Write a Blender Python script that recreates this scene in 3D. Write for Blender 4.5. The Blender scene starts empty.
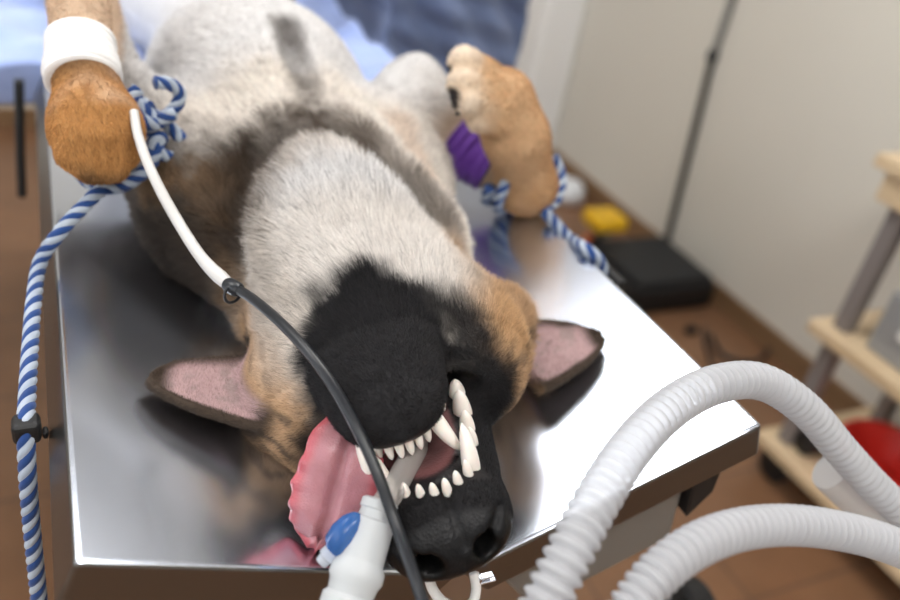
import bpy, bmesh, math, random
import numpy as np
from mathutils import Vector, Matrix
random.seed(7); RNG = np.random.default_rng(11)
SC = bpy.context.scene
COL = SC.collection
V3 = lambda *a: np.array(a, float)

# ------------------------------------------------------------------ camera geometry (surveyed from the room)
CAM = V3(-0.2656, -0.36945, 1.37744)
ROT = np.array([[0.90500579, -0.08619103, 0.41657607],
                [-0.39376695, -0.54028488, 0.74366648],
                [0.16097238, -0.83705636, -0.52290013]])     # columns: camera right, down, forward
FOC = 812.1
def ray(px, py): return ROT @ V3(px - 450, py - 300, FOC)
def on(px, py, n, d):
    r = ray(px, py); n = V3(*n); return CAM + r * ((d - n @ CAM) / (n @ r))
def at_y(px, py, y): return on(px, py, (0, 1, 0), y)
def at_x(px, py, x): return on(px, py, (1, 0, 0), x)
def at_z(px, py, z): return on(px, py, (0, 0, 1), z)
def at_d(px, py, d): return CAM + ray(px, py) * (d / FOC)

# ------------------------------------------------------------------ helpers
def link(o, parent=None):
    COL.objects.link(o)
    if parent is not None: o.parent = parent
    return o
def tag(o, label=None, cat=None, group=None, kind=None):
    if label: o['label'] = label
    if cat: o['category'] = cat
    if group: o['group'] = group
    if kind: o['kind'] = kind
    return o
def empty(name, label, cat, group=None):
    o = bpy.data.objects.new(name, None); o.empty_display_size = .02
    link(o); return tag(o, label, cat, group)
def mesh_obj(name, verts, faces, mats, parent=None, smooth=True, mi=None, label=None):
    me = bpy.data.meshes.new(name)
    me.from_pydata([tuple(map(float, v)) for v in verts], [], [tuple(map(int, f)) for f in faces])
    if not isinstance(mats, (list, tuple)): mats = [mats]
    for m in mats: me.materials.append(m)
    if mi is not None: me.polygons.foreach_set('material_index', np.asarray(mi, np.int32))
    me.polygons.foreach_set('use_smooth', [smooth] * len(me.polygons))
    me.update()
    o = bpy.data.objects.new(name, me); link(o, parent)
    if label: o['label'] = label
    return o
def bm_obj(name, bm, mat, parent=None, smooth=False, bevel=0, seg=2, label=None):
    bmesh.ops.recalc_face_normals(bm, faces=bm.faces)
    me = bpy.data.meshes.new(name); bm.to_mesh(me); bm.free()
    me.materials.append(mat)
    me.polygons.foreach_set('use_smooth', [smooth] * len(me.polygons))
    o = bpy.data.objects.new(name, me); link(o, parent)
    if bevel:
        md = o.modifiers.new('bevel', 'BEVEL'); md.width = bevel; md.segments = seg; md.limit_method = 'ANGLE'; md.angle_limit = .6
    if label: o['label'] = label
    return o
def box_bm(lo, hi, bm=None):
    bm = bm or bmesh.new()
    lo, hi = V3(*lo), V3(*hi)
    vs = [bm.verts.new((x, y, z)) for x in (lo[0], hi[0]) for y in (lo[1], hi[1]) for z in (lo[2], hi[2])]
    for f in ((0,1,3,2),(4,6,7,5),(0,4,5,1),(2,3,7,6),(0,2,6,4),(1,5,7,3)): bm.faces.new([vs[i] for i in f])
    return bm
def prism_bm(profile, axis_from, axis_to, plane):
    """profile: 2D polygon mapped by plane(p, q, t)"""
    bm = bmesh.new()
    a = [bm.verts.new(plane(p, q, axis_from)) for p, q in profile]
    b = [bm.verts.new(plane(p, q, axis_to)) for p, q in profile]
    n = len(profile)
    bm.faces.new(a); bm.faces.new(b[::-1])
    for i in range(n): bm.faces.new((a[i], b[i], b[(i+1) % n], a[(i+1) % n]))
    return bm
def spline(pts, n):
    P = np.array(pts, float); m = len(P)
    d = np.r_[0, np.cumsum(np.linalg.norm(np.diff(P[:, :3], axis=0), axis=1) ** .5 + 1e-9)]
    T = np.gradient(P, d, axis=0) if m > 2 else np.repeat((P[1:] - P[:1]) / d[1], m, 0)
    t = np.linspace(0, d[-1], n); i = np.clip(np.searchsorted(d, t, 'right') - 1, 0, m - 2)
    h = (d[i+1] - d[i])[:, None]; s = ((t - d[i]) / (d[i+1] - d[i]))[:, None]
    return ((2*s**3-3*s**2+1)*P[i] + (s**3-2*s**2+s)*h*T[i] + (-2*s**3+3*s**2)*P[i+1] + (s**3-s**2)*h*T[i+1])
def even(P, n):
    d = np.r_[0, np.cumsum(np.linalg.norm(np.diff(P[:, :3], axis=0), axis=1))]
    t = np.linspace(0, d[-1], n)
    return np.stack([np.interp(t, d, P[:, k]) for k in range(P.shape[1])], 1), d[-1]
def frames(P, up=(0.1, .2, 1)):
    T = np.gradient(P, axis=0); T /= np.linalg.norm(T, axis=1)[:, None]
    N = np.zeros_like(P); u = V3(*up); u = u - T[0] * (u @ T[0]); u /= np.linalg.norm(u)
    for i in range(len(P)):
        u = u - T[i] * (u @ T[i]); u /= np.linalg.norm(u); N[i] = u
    return T, N, np.cross(T, N)
def tube_geo(P, rad, seg=16, cap=True):
    T, N, B = frames(P); n = len(P)
    th = np.linspace(0, 2*np.pi, seg, endpoint=False)
    R = np.asarray(rad, float)
    if R.ndim == 0: R = np.full((n, seg), float(R))
    elif R.ndim == 1: R = np.repeat(R[:, None], seg, 1)
    V = P[:, None] + R[..., None] * (np.cos(th)[None, :, None] * N[:, None] + np.sin(th)[None, :, None] * B[:, None])
    V = V.reshape(-1, 3); F = []
    for i in range(n - 1):
        for j in range(seg):
            k = (j + 1) % seg
            F.append((i*seg+j, i*seg+k, (i+1)*seg+k, (i+1)*seg+j))
    if cap:
        F.append(tuple(range(seg))[::-1]); F.append(tuple((n-1)*seg + j for j in range(seg)))
    return V, F
def tube(name, pts, rad, mat, parent=None, n=60, seg=12, label=None):
    pts = np.array(pts, float)
    P = even(spline(pts, n*4), n)[0] if len(pts) > 2 else np.linspace(pts[0], pts[1], n)
    V, F = tube_geo(P, rad, seg); return mesh_obj(name, V, F, mat, parent, label=label)
def lathe(name, a, b, prof, mat, parent=None, seg=32, label=None):
    """prof: (t along a->b 0..1, radius)"""
    a, b = V3(*a), V3(*b)
    P = np.array([a + (b - a) * t for t, r in prof]); d = (b - a) / np.linalg.norm(b - a)
    u = np.cross(d, (0.3, .1, .9)); u /= np.linalg.norm(u); w = np.cross(d, u)
    th = np.linspace(0, 2*np.pi, seg, endpoint=False)
    V = np.concatenate([p + r * (np.cos(th)[:, None]*u + np.sin(th)[:, None]*w) for p, (t, r) in zip(P, prof)])
    F = []
    for i in range(len(prof) - 1):
        for j in range(seg):
            k = (j+1) % seg; F.append((i*seg+j, (i+1)*seg+j, (i+1)*seg+k, i*seg+k))
    F.append(tuple(range(seg))); F.append(tuple((len(prof)-1)*seg + j for j in range(seg))[::-1])
    o = mesh_obj(name, V, F, mat, parent, label=label)
    md = o.modifiers.new('es', 'EDGE_SPLIT'); md.split_angle = .7
    return o

# ------------------------------------------------------------------ materials
def mat(name, color=(.5,.5,.5), rough=.5, metal=0., spec=.5, trans=0., sss=0., coat=0., ior=1.45, sheen=0.):
    m = bpy.data.materials.new(name); m.use_nodes = True
    b = m.node_tree.nodes['Principled BSDF']
    b.inputs['Base Color'].default_value = (*color, 1); b.inputs['Roughness'].default_value = rough
    b.inputs['Metallic'].default_value = metal; b.inputs['Specular IOR Level'].default_value = spec
    b.inputs['Transmission Weight'].default_value = trans; b.inputs['IOR'].default_value = ior
    b.inputs['Coat Weight'].default_value = coat; b.inputs['Sheen Weight'].default_value = sheen
    if sss:
        b.inputs['Subsurface Weight'].default_value = sss; b.inputs['Subsurface Radius'].default_value = (.01,.004,.003); b.inputs['Subsurface Scale'].default_value = .5
    return m
def nd(m, t, **kw):
    n = m.node_tree.nodes.new(t)
    for k, v in kw.items():
        if k in n.inputs: n.inputs[k].default_value = v
        else: setattr(n, k, v)
    return n
def ln(m, a, b): m.node_tree.links.new(a, b)
def pbsdf(m): return m.node_tree.nodes['Principled BSDF']
def noise_color(m, c1, c2, scale=5, detail=4, mapping=(1,1,1), lo=.35, hi=.65):
    tc = nd(m, 'ShaderNodeTexCoord'); mp = nd(m, 'ShaderNodeMapping'); mp.inputs['Scale'].default_value = mapping
    nz = nd(m, 'ShaderNodeTexNoise'); nz.inputs['Scale'].default_value = scale; nz.inputs['Detail'].default_value = detail
    r = nd(m, 'ShaderNodeValToRGB'); r.color_ramp.elements[0].color = (*c1,1); r.color_ramp.elements[1].color = (*c2,1)
    r.color_ramp.elements[0].position = lo; r.color_ramp.elements[1].position = hi
    ln(m, tc.outputs['Object'], mp.inputs['Vector']); ln(m, mp.outputs[0], nz.inputs['Vector'])
    ln(m, nz.outputs['Fac'], r.inputs[0]); ln(m, r.outputs[0], pbsdf(m).inputs['Base Color'])
    return nz, mp
def bump(m, out, strength=.2, dist=.002):
    b = nd(m, 'ShaderNodeBump'); b.inputs['Strength'].default_value = strength; b.inputs['Distance'].default_value = dist
    ln(m, out, b.inputs['Height']); ln(m, b.outputs[0], pbsdf(m).inputs['Normal']); return b

def steel(name, color, rough, streak=(2, 90, 90), var=.10):
    m = mat(name, color, rough, 1.0)
    tc = nd(m, 'ShaderNodeTexCoord'); mp = nd(m, 'ShaderNodeMapping'); mp.inputs['Scale'].default_value = streak
    nz = nd(m, 'ShaderNodeTexNoise', Scale=6., Detail=6.)
    n2 = nd(m, 'ShaderNodeTexNoise', Scale=7., Detail=5.)
    ln(m, tc.outputs['Object'], mp.inputs['Vector']); ln(m, mp.outputs[0], nz.inputs['Vector']); ln(m, tc.outputs['Object'], n2.inputs['Vector'])
    ad = nd(m, 'ShaderNodeMath', operation='MULTIPLY_ADD'); ad.inputs[1].default_value = var * 2; ad.inputs[2].default_value = rough - var
    mx = nd(m, 'ShaderNodeMath', operation='ADD'); ln(m, nz.outputs['Fac'], mx.inputs[0]); ln(m, n2.outputs['Fac'], mx.inputs[1])
    hf = nd(m, 'ShaderNodeMath', operation='MULTIPLY'); hf.inputs[1].default_value = .5; ln(m, mx.outputs[0], hf.inputs[0])
    ln(m, hf.outputs[0], ad.inputs[0]); ln(m, ad.outputs[0], pbsdf(m).inputs['Roughness'])
    bump(m, nz.outputs['Fac'], .05, .0006)
    return m
M = {}
M['steel'] = steel('brushed_steel', (.79,.845,.95), .225, var=.06)
M['skirt'] = steel('skirt_steel_darkened', (.22,.22,.22), .30)  # tabletop steel darkened, the dim floor reflection put into its colour
M['steel_dark'] = steel('steel_frame', (.50,.50,.50), .38)
M['greymetal'] = mat('grey_enamelled_metal', (.22,.215,.205), .35, .3)
M['wall'] = mat('wall_paint', (.63,.60,.53), .75); noise_color(M['wall'], (.67,.645,.58), (.70,.675,.61), 1.3, 3)
M['ceiling'] = mat('ceiling_paint', (.60,.615,.64), .9)
M['floor'] = mat('floor_tile', (.30,.17,.10), .32, spec=.5)
def floor_mat(m):
    tc = nd(m, 'ShaderNodeTexCoord'); br = nd(m, 'ShaderNodeTexBrick'); br.offset = 0; br.inputs['Scale'].default_value = 1
    br.inputs['Brick Width'].default_value = .34; br.inputs['Row Height'].default_value = .34; br.inputs['Mortar Size'].default_value = .004
    br.inputs['Color1'].default_value = (.24,.125,.066,1); br.inputs['Color2'].default_value = (.215,.11,.058,1); br.inputs['Mortar'].default_value = (.15,.085,.055,1)
    nz = nd(m, 'ShaderNodeTexNoise', Scale=9., Detail=6.); mx = nd(m, 'ShaderNodeMixRGB', blend_type='MULTIPLY'); mx.inputs[0].default_value = .35
    rp = nd(m, 'ShaderNodeValToRGB'); rp.color_ramp.elements[0].color = (.55,.55,.55,1); rp.color_ramp.elements[0].position=.3; rp.color_ramp.elements[1].position=.7
    ln(m, tc.outputs['Object'], br.inputs['Vector']); ln(m, tc.outputs['Object'], nz.inputs['Vector'])
    ln(m, br.outputs['Color'], mx.inputs[1]); ln(m, nz.outputs['Fac'], rp.inputs[0]); ln(m, rp.outputs[0], mx.inputs[2]); ln(m, mx.outputs[0], pbsdf(m).inputs['Base Color'])
    bump(m, br.outputs['Fac'], -.2, .002)
floor_mat(M['floor'])
M['base'] = mat('baseboard_brown', (.20,.11,.06), .5); noise_color(M['base'], (.19,.11,.055), (.25,.15,.08), 6, 4, (1,.2,4))
M['wood'] = mat('birch_wood', (.62,.47,.30), .5); noise_color(M['wood'], (.56,.42,.26), (.68,.53,.35), 5, 5, (12,1,12))
M['legmetal'] = mat('cart_leg_paint', (.24,.215,.21), .45, .2)
M['black'] = mat('black_plastic', (.009,.009,.010), .5)
M['rubber'] = mat('black_rubber', (.012,.014,.018), .33)
M['darkgrey'] = mat('dark_grey_plastic', (.014,.0155,.018), .55)
M['greybox'] = mat('grey_painted_metal', (.33,.34,.35), .4, .3)
M['white'] = mat('white_plastic', (.82,.82,.81), .35, sss=.1)
M['pillar'] = mat('pillar_paint', (.88,.885,.89), .5)
M['cablewhite'] = mat('cable_white', (.60,.585,.57), .4)
M['yellow'] = mat('yellow_plastic', (.75,.44,.015), .4)
M['red'] = mat('red_plastic', (.72,.035,.025), .35)
M['orange'] = mat('orange_plastic', (.55,.13,.04), .5)
M['teal'] = mat('grey_green_plastic', (.12,.17,.15), .5)
M['bag'] = mat('white_bag_plastic', (.75,.78,.82), .4)
def cloth_mat(name, c1, c2, rough=.85):
    m = mat(name, c1, rough, sheen=.2)
    noise_color(m, c1, c2, 14, 4)
    tc = nd(m, 'ShaderNodeTexCoord'); w = nd(m, 'ShaderNodeTexNoise', Scale=900.)
    ln(m, tc.outputs['Object'], w.inputs['Vector']); bump(m, w.outputs['Fac'], .25, .0006)
    return m
M['drape'] = cloth_mat('light_blue_drape', (.30,.40,.74), (.38,.48,.80))
M['navy'] = cloth_mat('slate_blue_cloth', (.12,.165,.30), (.16,.21,.36))
M['band_white'] = cloth_mat('white_bandage', (.80,.79,.80), (.86,.86,.86))
M['band_purple'] = cloth_mat('purple_bandage', (.105,.028,.27), (.14,.04,.34))
M['rope_blue'] = cloth_mat('rope_blue', (.010,.042,.17), (.016,.065,.25))
M['rope_white'] = cloth_mat('rope_white', (.32,.38,.48), (.44,.50,.58))
M['gauze'] = cloth_mat('gauze_white', (.78,.77,.76), (.84,.83,.82))
def plastic_clear(name, col, tr, tl, rough=.3):
    """milky plastic: part diffuse, part translucent, part see-through"""
    m = mat(name, col, rough); nt = m.node_tree; b = pbsdf(m); out = nt.nodes['Material Output']
    t = nd(m, 'ShaderNodeBsdfTranslucent'); t.inputs['Color'].default_value = (*col,1)
    x = nd(m, 'ShaderNodeBsdfTransparent'); x.inputs['Color'].default_value = (.93,.94,.95,1)
    m1 = nd(m, 'ShaderNodeMixShader'); m1.inputs[0].default_value = tl
    m2 = nd(m, 'ShaderNodeMixShader'); m2.inputs[0].default_value = tr
    ln(m, b.outputs[0], m1.inputs[1]); ln(m, t.outputs[0], m1.inputs[2]); ln(m, m1.outputs[0], m2.inputs[1]); ln(m, x.outputs[0], m2.inputs[2]); ln(m, m2.outputs[0], out.inputs['Surface'])
    return m
M['hose'] = plastic_clear('corrugated_hose_plastic', (.64,.65,.68), .22, .35, .25)
M['sleeve'] = plastic_clear('smooth_hose_end_plastic', (.68,.69,.71), .35, .35)
M['connector'] = plastic_clear('white_connector_plastic', (.74,.77,.79), .12, .35, .25)
M['pvc'] = plastic_clear('clear_tube_plastic', (.66,.62,.59), .50, .3, .12)
M['balloon'] = plastic_clear('blue_balloon_plastic', (.04,.15,.44), .2, .25, .2)
M['cleartip'] = plastic_clear('clear_valve_plastic', (.75,.80,.88), .35, .3, .2)
M['tooth'] = mat('tooth_enamel', (.88,.82,.76), .28, sss=.2, coat=.3)
M['glow'] = mat('lamp_diffuser', (.9,.9,.9), .5)
pbsdf(M['glow']).inputs['Emission Color'].default_value = (1.0,.98,.95,1)
pbsdf(M['glow']).inputs['Emission Strength'].default_value = 9.0
M['glow2'] = M['glow'].copy(); M['glow2'].name = 'fill_panel_glow'
pbsdf(M['glow2']).inputs['Emission Color'].default_value = (.82,.91,1.0,1); pbsdf(M['glow2']).inputs['Emission Strength'].default_value = 1.6

# ------------------------------------------------------------------ room
XR, YB, XL, YF, ZC = 1.80, 3.05, -2.6, -2.6, 2.75
def structure(name, bm, m, bevel=0, parent=None):
    o = bm_obj(name, bm, m, parent, bevel=bevel); o['kind'] = 'structure'; return o
structure('floor', box_bm((XL-.1, YF-.1, -.1), (XR+.1, YB+.1, 0)), M['floor'])
structure('ceiling', box_bm((XL-.1, YF-.1, ZC), (XR+.1, YB+.1, ZC+.1)), M['ceiling'])
structure('wall_right', box_bm((XR, YF-.1, 0), (XR+.1, YB+.1, ZC)), M['wall'])
structure('wall_back', box_bm((XL-.1, YB, 0), (XR, YB+.1, ZC)), M['wall'])
structure('wall_left', box_bm((XL-.1, YF-.1, 0), (XL, YB, ZC)), M['wall'])
structure('wall_front', box_bm((XL, YF-.1, 0), (XR, YF, ZC)), M['wall'])
structure('baseboard_right', box_bm((XR-.014, YF, 0), (XR, YB, .078)), M['base'], .004)
structure('baseboard_back', box_bm((XL, YB-.014, 0), (XR-.014, YB, .085)), M['base'], .004)
# tall white pillar by the right wall
structure('pillar', box_bm((1.60, 2.62, 0), (1.80, 2.86, ZC)), M['pillar'], .02)
# glowing panel added on the unseen left wall as cool fill light
structure('added_fill_panel', box_bm((XL, -1.6, 1.0), (XL+.02, 1.4, 2.3)), M['glow2'])
# ceiling lamps
for i, (x, y) in enumerate(((.40, 1.12), (-1.35, 1.2), (.35, -.9), (-1.35, -1.2))):
    t = empty('ceiling_lamp', ['ceiling light panel above the far end of the table', 'ceiling light panel above the floor left of the table', 'ceiling light panel in front of the table', 'ceiling light panel in the near left corner'][i], 'lamp', 'ceiling light panels')
    t.location = (x, y, ZC)
    bm_obj('housing', box_bm((-.64, -.34, -.05), (.64, .34, -.001)), M['white'], t, bevel=.006)
    bm_obj('diffuser', box_bm((-.60, -.30, -.056), (.60, .30, -.0501)), M['glow'], t)

# ------------------------------------------------------------------ surgical table (V top)
HW, HE, DIP = .28, .95, .107
ANG = math.atan2(DIP, HW); ZT = HE - DIP; TANA = DIP / HW
def panel_z(x): return ZT + np.abs(x) * TANA
def left_n(): return V3(math.sin(ANG), 0, math.cos(ANG))
YFAR = 1.75
table = empty('operating_table', 'stainless steel veterinary operating table with V-shaped top carrying the dog', 'table')
L_ = HW / math.cos(ANG); TH = .043
for sgn in (-1, 1):
    ca, sa = math.cos(ANG), math.sin(ANG)
    def pl(p, q, t, sgn=sgn): return (sgn * (p*ca + q*sa), t, ZT + p*sa - q*ca)
    bm = prism_bm([(0.0006,0), (L_,0), (L_,TH), (TH*sa/ca+.0006,TH)], 0, YFAR, pl)
    o = bm_obj('tabletop_panel', bm, M['steel'], table, bevel=.0042, seg=4)
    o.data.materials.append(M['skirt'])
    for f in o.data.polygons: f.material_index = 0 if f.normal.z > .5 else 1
# under-frame following the V, end plates, column, base
for sgn in (-1, 1):
    def pl2(p, q, t, sgn=sgn): return (sgn * (p*ca + (q)*sa), t, ZT + p*sa - q*ca)
    bm = prism_bm([(.03,TH+.001), (.235,TH+.001), (.215,TH+.095), (.06,TH+.095)], .018, 1.6, pl2)
    bm_obj('support_rail', bm, M['greymetal'], table, bevel=.004)
    bm = prism_bm([(.2365,TH+.002), (.270,TH+.002), (.258,TH+.04), (.228,TH+.06)], .010, .09, pl2)
    bm_obj('end_bracket', bm, M['black'], table, bevel=.002)
bm_obj('crossbeam', box_bm((-.10, .05, .62), (.14, 1.5, .775)), M['steel_dark'], table, bevel=.006)
bm_obj('column', box_bm((-.12, .62, .06), (.12, .92, .62)), M['steel_dark'], table, bevel=.01)
bm_obj('base_plate', box_bm((-.24, .25, 0), (.24, 1.3, .06)), M['steel_dark'], table, bevel=.01)
k0 = at_y(694, 606, .12)
lathe('tilt_knob', k0 + V3(-.10,0,0), k0 + V3(.012,0,0), [(0,.012),(.6,.012),(.62,.036),(.68,.042),(.94,.042),(1,.036)], M['black'], table)
# cleats on the left rim and right rim
def cleat(y, sgn):
    c = V3(sgn*(HW + .030), y, HE - .030)
    bm = bmesh.new()
    box_bm((min(sgn*.284, c[0])-.002, y-.012, c[2]-.012), (max(sgn*.284, c[0])+.002, y+.012, c[2]+.012), bm)
    box_bm((c[0]-.007, y-.028, c[2]-.016), (c[0]+.007, y+.028, c[2]+.016), bm)
    bm_obj('rope_cleat', bm, M['black'], table, bevel=.004)
CLEAT = at_z(26, 425, .928)
cleat(.290, 1)
bm_obj('rope_cleat', box_bm(CLEAT+V3(-.010,-.009,-.014), CLEAT+V3(.010,.010,.006)), M['black'], table, bevel=.005, seg=3)
bm_obj('cleat_arm', box_bm(CLEAT+V3(.0101,-.004,-.014), (-.2935, CLEAT[1]+.005, CLEAT[2]-.007)), M['black'], table, bevel=.002)
# flat side board under the drape, left of the table
bm_obj('side_board', box_bm((-.75, .935, HE-.03), (-.296, 1.7, HE-.004)), M['steel_dark'], table, bevel=.004)
bm_obj('side_board_leg', box_bm((-.72, 1.5, 0), (-.68, 1.54, HE-.03)), M['steel_dark'], table)

# ------------------------------------------------------------------ numpy noise
def fnoise(p, freq, seed, oct=3):
    r = np.random.default_rng(seed); out = np.zeros(len(p)); amp = 1; tot = 0
    for o in range(oct):
        a = np.zeros(len(p))
        for k in range(7):
            d = r.normal(size=3); d /= np.linalg.norm(d)
            a += np.sin(p @ d * freq * r.uniform(.6, 1.5) * 6.283 + r.uniform(0, 6.28))
        out += amp * a / 3.0; tot += amp; amp *= .55; freq *= 2.1
    return out / tot
def sstep(a, b, x):
    t = np.clip((x - a) / (b - a), 0, 1); return t*t*(3-2*t)

# ------------------------------------------------------------------ the dog: an implicit body sampled to one continuous mesh
yaw, roll, pitch = math.radians(7.4), math.radians(20), math.radians(3.2)
HO = V3(-.017, .155, .931)
_h0 = V3(-math.sin(yaw), -math.cos(yaw), 0); _s0 = V3(math.cos(yaw), -math.sin(yaw), 0); _z = V3(0,0,1)
HH = math.cos(pitch)*_h0 + math.sin(pitch)*_z; _v0 = -math.sin(pitch)*_h0 + math.cos(pitch)*_z
HS = math.cos(roll)*_s0 + math.sin(roll)*_v0; HV = -math.sin(roll)*_s0 + math.cos(roll)*_v0
HB = np.stack([HS, HV, HH])                                   # rows: lateral u, ventral v, forward w
def hw(u, v, w): return HO + u*HS + v*HV + w*HH
def tohead(p): return (p - HO) @ HB.T

xs = np.concatenate([np.arange(-.36, .36, .0032)])
ys = np.concatenate([np.arange(-.085, .24, .0026), np.arange(.24, .62, .0042), np.arange(.62, 1.66, .009)])
zs = np.arange(.836, 1.30, .0032)
G = np.full((len(xs), len(ys), len(zs)), .5, np.float32)
def region(lo, hi):
    i = [np.searchsorted(a, l), ] if 0 else None
    return tuple(slice(max(np.searchsorted(a, l)-1, 0), min(np.searchsorted(a, h)+1, len(a))) for a, l, h in zip((xs, ys, zs), lo, hi))
def pts(sl):
    X, Y, Z = np.meshgrid(xs[sl[0]], ys[sl[1]], zs[sl[2]], indexing='ij')
    return np.stack([X.ravel(), Y.ravel(), Z.ravel()], 1)
def smin(a, b, k):
    h = np.clip(.5 + .5*(b-a)/k, 0, 1); return b*(1-h) + a*h - k*h*(1-h)
def add(lo, hi, fn, k):
    sl = region(lo, hi); p = pts(sl); d = fn(p).reshape(G[sl].shape)
    G[sl] = smin(G[sl], d.astype(np.float32), k)
def cut(lo, hi, fn, k):
    sl = region(lo, hi); p = pts(sl); d = fn(p).reshape(G[sl].shape)
    G[sl] = -smin(-G[sl], d.astype(np.float32), k)
def capsule(p, a, b, r1, r2):
    ab = b - a; t = np.clip(((p - a) @ ab) / (ab @ ab), 0, 1)
    return np.linalg.norm(p - a - t[:, None]*ab, axis=1) - (r1 + (r2 - r1)*t)
def cone(a, b, r1, r2, k=.02, op=add):
    a, b = V3(*a), V3(*b); m = max(r1, r2) + 2*k
    op(np.minimum(a, b) - m, np.maximum(a, b) + m, lambda p: capsule(p, a, b, r1, r2), k)
def ell(c, r, k=.02, op=add, basis=None):
    c, r = V3(*c), V3(*r); B = np.eye(3) if basis is None else basis; m = max(r) + 2*k
    def fn(p):
        q = (p - c) @ B.T; k0 = np.linalg.norm(q / r, axis=1); k1 = np.linalg.norm(q / (r*r), axis=1) + 1e-9
        return k0*(k0-1)/k1
    op(c - m, c + m, fn, k)
def hell(c, r, k=.015, op=add): ell(hw(*c), r, k, op, HB)
def loft(prof, k, n=2.5, op=add, du=0.):
    """prof rows: w, half width, ventral v, dorsal v (head space)"""
    P = np.array(prof); c = hw(0, .02, P[:,0].mean()); m = .14
    def fn(p):
        q = tohead(p); w = np.clip(q[:,2], P[0,0], P[-1,0])
        a = np.interp(w, P[:,0], P[:,1]); vt = np.interp(w, P[:,0], P[:,2]); vb = np.interp(w, P[:,0], P[:,3])
        b = (vt - vb)/2; vc = (vt + vb)/2
        e = ((np.abs(q[:,0]-du)/a)**n + (np.abs(q[:,1]-vc)/b)**n)**(1/n)
        d = (e - 1)*np.minimum(a, b); return np.hypot(np.maximum(d, 0), q[:,2]-w) + np.minimum(d, 0)
    op(c - m, c + m, fn, k)

# trunk
ell((-.03, .655, .992), (.140, .21, .138), .03)
cone((-.035, .76, .985), (-.02, 1.15, .965), .095, .088, .05)
ell((-.02, 1.22, .965), (.125, .17, .105), .04)
cone((0, 1.33, .93), (.02, 1.60, .92), .045, .02, .04)              # tail
# neck and bib
cone((-.022, .235, .945), (-.022, .42, .965), .098, .122, .05)
ell((-.01, .33, .965), (.128, .12, .092), .03)
ell((-.015, .50, .985), (.12, .10, .085), .03)
# shoulders
ell((-.125, .45, .965), (.075, .12, .085), .035)
ell((.085, .46, .962), (.065, .11, .085), .035)
# hind legs, out of the photo's frame above
for s in (-1, 1):
    cone((s*.085-.02, 1.24, .98), (s*.19-.01, 1.27, 1.15), .088, .055, .04)
    cone((s*.19-.01, 1.27, 1.15), (s*.20, 1.40, 1.02), .05, .026, .02)
    cone((s*.20, 1.40, 1.02), (s*.20, 1.52, 1.10), .026, .022, .015)
    cone((s*.20, 1.52, 1.10), (s*.20, 1.56, 1.14), .028, .026, .012)
# right foreleg (image right)
RE = at_y(417, 90, .54); RW = at_y(527, 186, .42); RM = at_y(462, 146, .485)
cone((.085, .48, .985), RE + V3(-.006,.01,-.012), .074, .044, .03)
cone(RE, at_y(418, 68, .55), .030, .012, .02)
cone(RE, RM, .036, .032, .02)
cone(RM, RW, .031, .029, .012)
ell(RW, (.034,.034,.034), .012)
RK = at_y(503, 100, .425)
cone(RW, at_y(516, 138, .415), .034, .037, .012)
cone(at_y(516, 138, .415), RK, .037, .036, .012)
toesR = [((486, 78, .43), (464, 63, .435), .021, .018), ((489, 93, .415), (463, 84, .415), .021, .018), ((494, 108, .405), (468, 101, .402), .020, .0175), ((500, 122, .40), (479, 120, .398), .017, .014)]
for a, b, r1, r2 in toesR: cone(at_y(*a), at_y(*b), r1, r2, .006)
for px, py, y in ((456, 76, .432), (455, 97, .405)): pass
# left foreleg (image left)
LE = at_y(74, -60, .64); LH = at_y(106, 85, .575); LW = at_y(84, 70, .45); LP = at_y(96, 128, .405)
cone((-.125, .49, .970), LH, .068, .040, .03)
cone(LH, LE + V3(-.005,.02,-.01), .038, .032, .02)
cone(LE, LW, .032, .026, .02)
cone(LW, LP, .027, .034, .012)
ell(LP, (.041,.041,.041), .012)
for a, b in (((78, 135, .385), (76, 152, .375)), ((92, 140, .375), (92, 163, .365)), ((106, 140, .378), (109, 163, .368)), ((117, 132, .39), (121, 150, .382))):
    cone(at_y(*a), at_y(*b), .022, .018, .006)
# head
hell((0, -.002, -.02), (.088, .072, .105), .03)
for s in (-1, 1): hell((s*.072, .012, .0), (.052, .062, .085), .03)
hell((0, .055, -.045), (.085, .045, .09), .03)
UP = [(.02,.072,.034,-.056), (.08,.063,.024,-.050), (.13,.055,.020,-.045), (.160,.047,.016,-.041), (.178,.043,.008,-.040), (.190,.038,-.004,-.038), (.198,.028,-.010,-.034), (.203,.015,-.016,-.028)]
loft(UP, .012)
for s in (-1, 1): hell((s*.023, -.012, .168), (.025, .026, .032), .01)         # lip pads either side of the philtrum
hell((0, -.017, .188), (.036, .023, .019), .006)                                # nose leather
JU = -.011
LO = [(-.03,.066,.090,-.005), (.03,.060,.093,.020), (.06,.054,.092,.030), (.09,.048,.090,.036), (.115,.042,.086,.040), (.130,.035,.081,.043), (.140,.024,.074,.048), (.144,.013,.068,.053)]
LO = [(w, a, vt, vb) for w, a, vt, vb in LO]
loft(LO, .010, du=JU)
hell((JU, .067, .100), (.038, .024, .040), .012)
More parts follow.
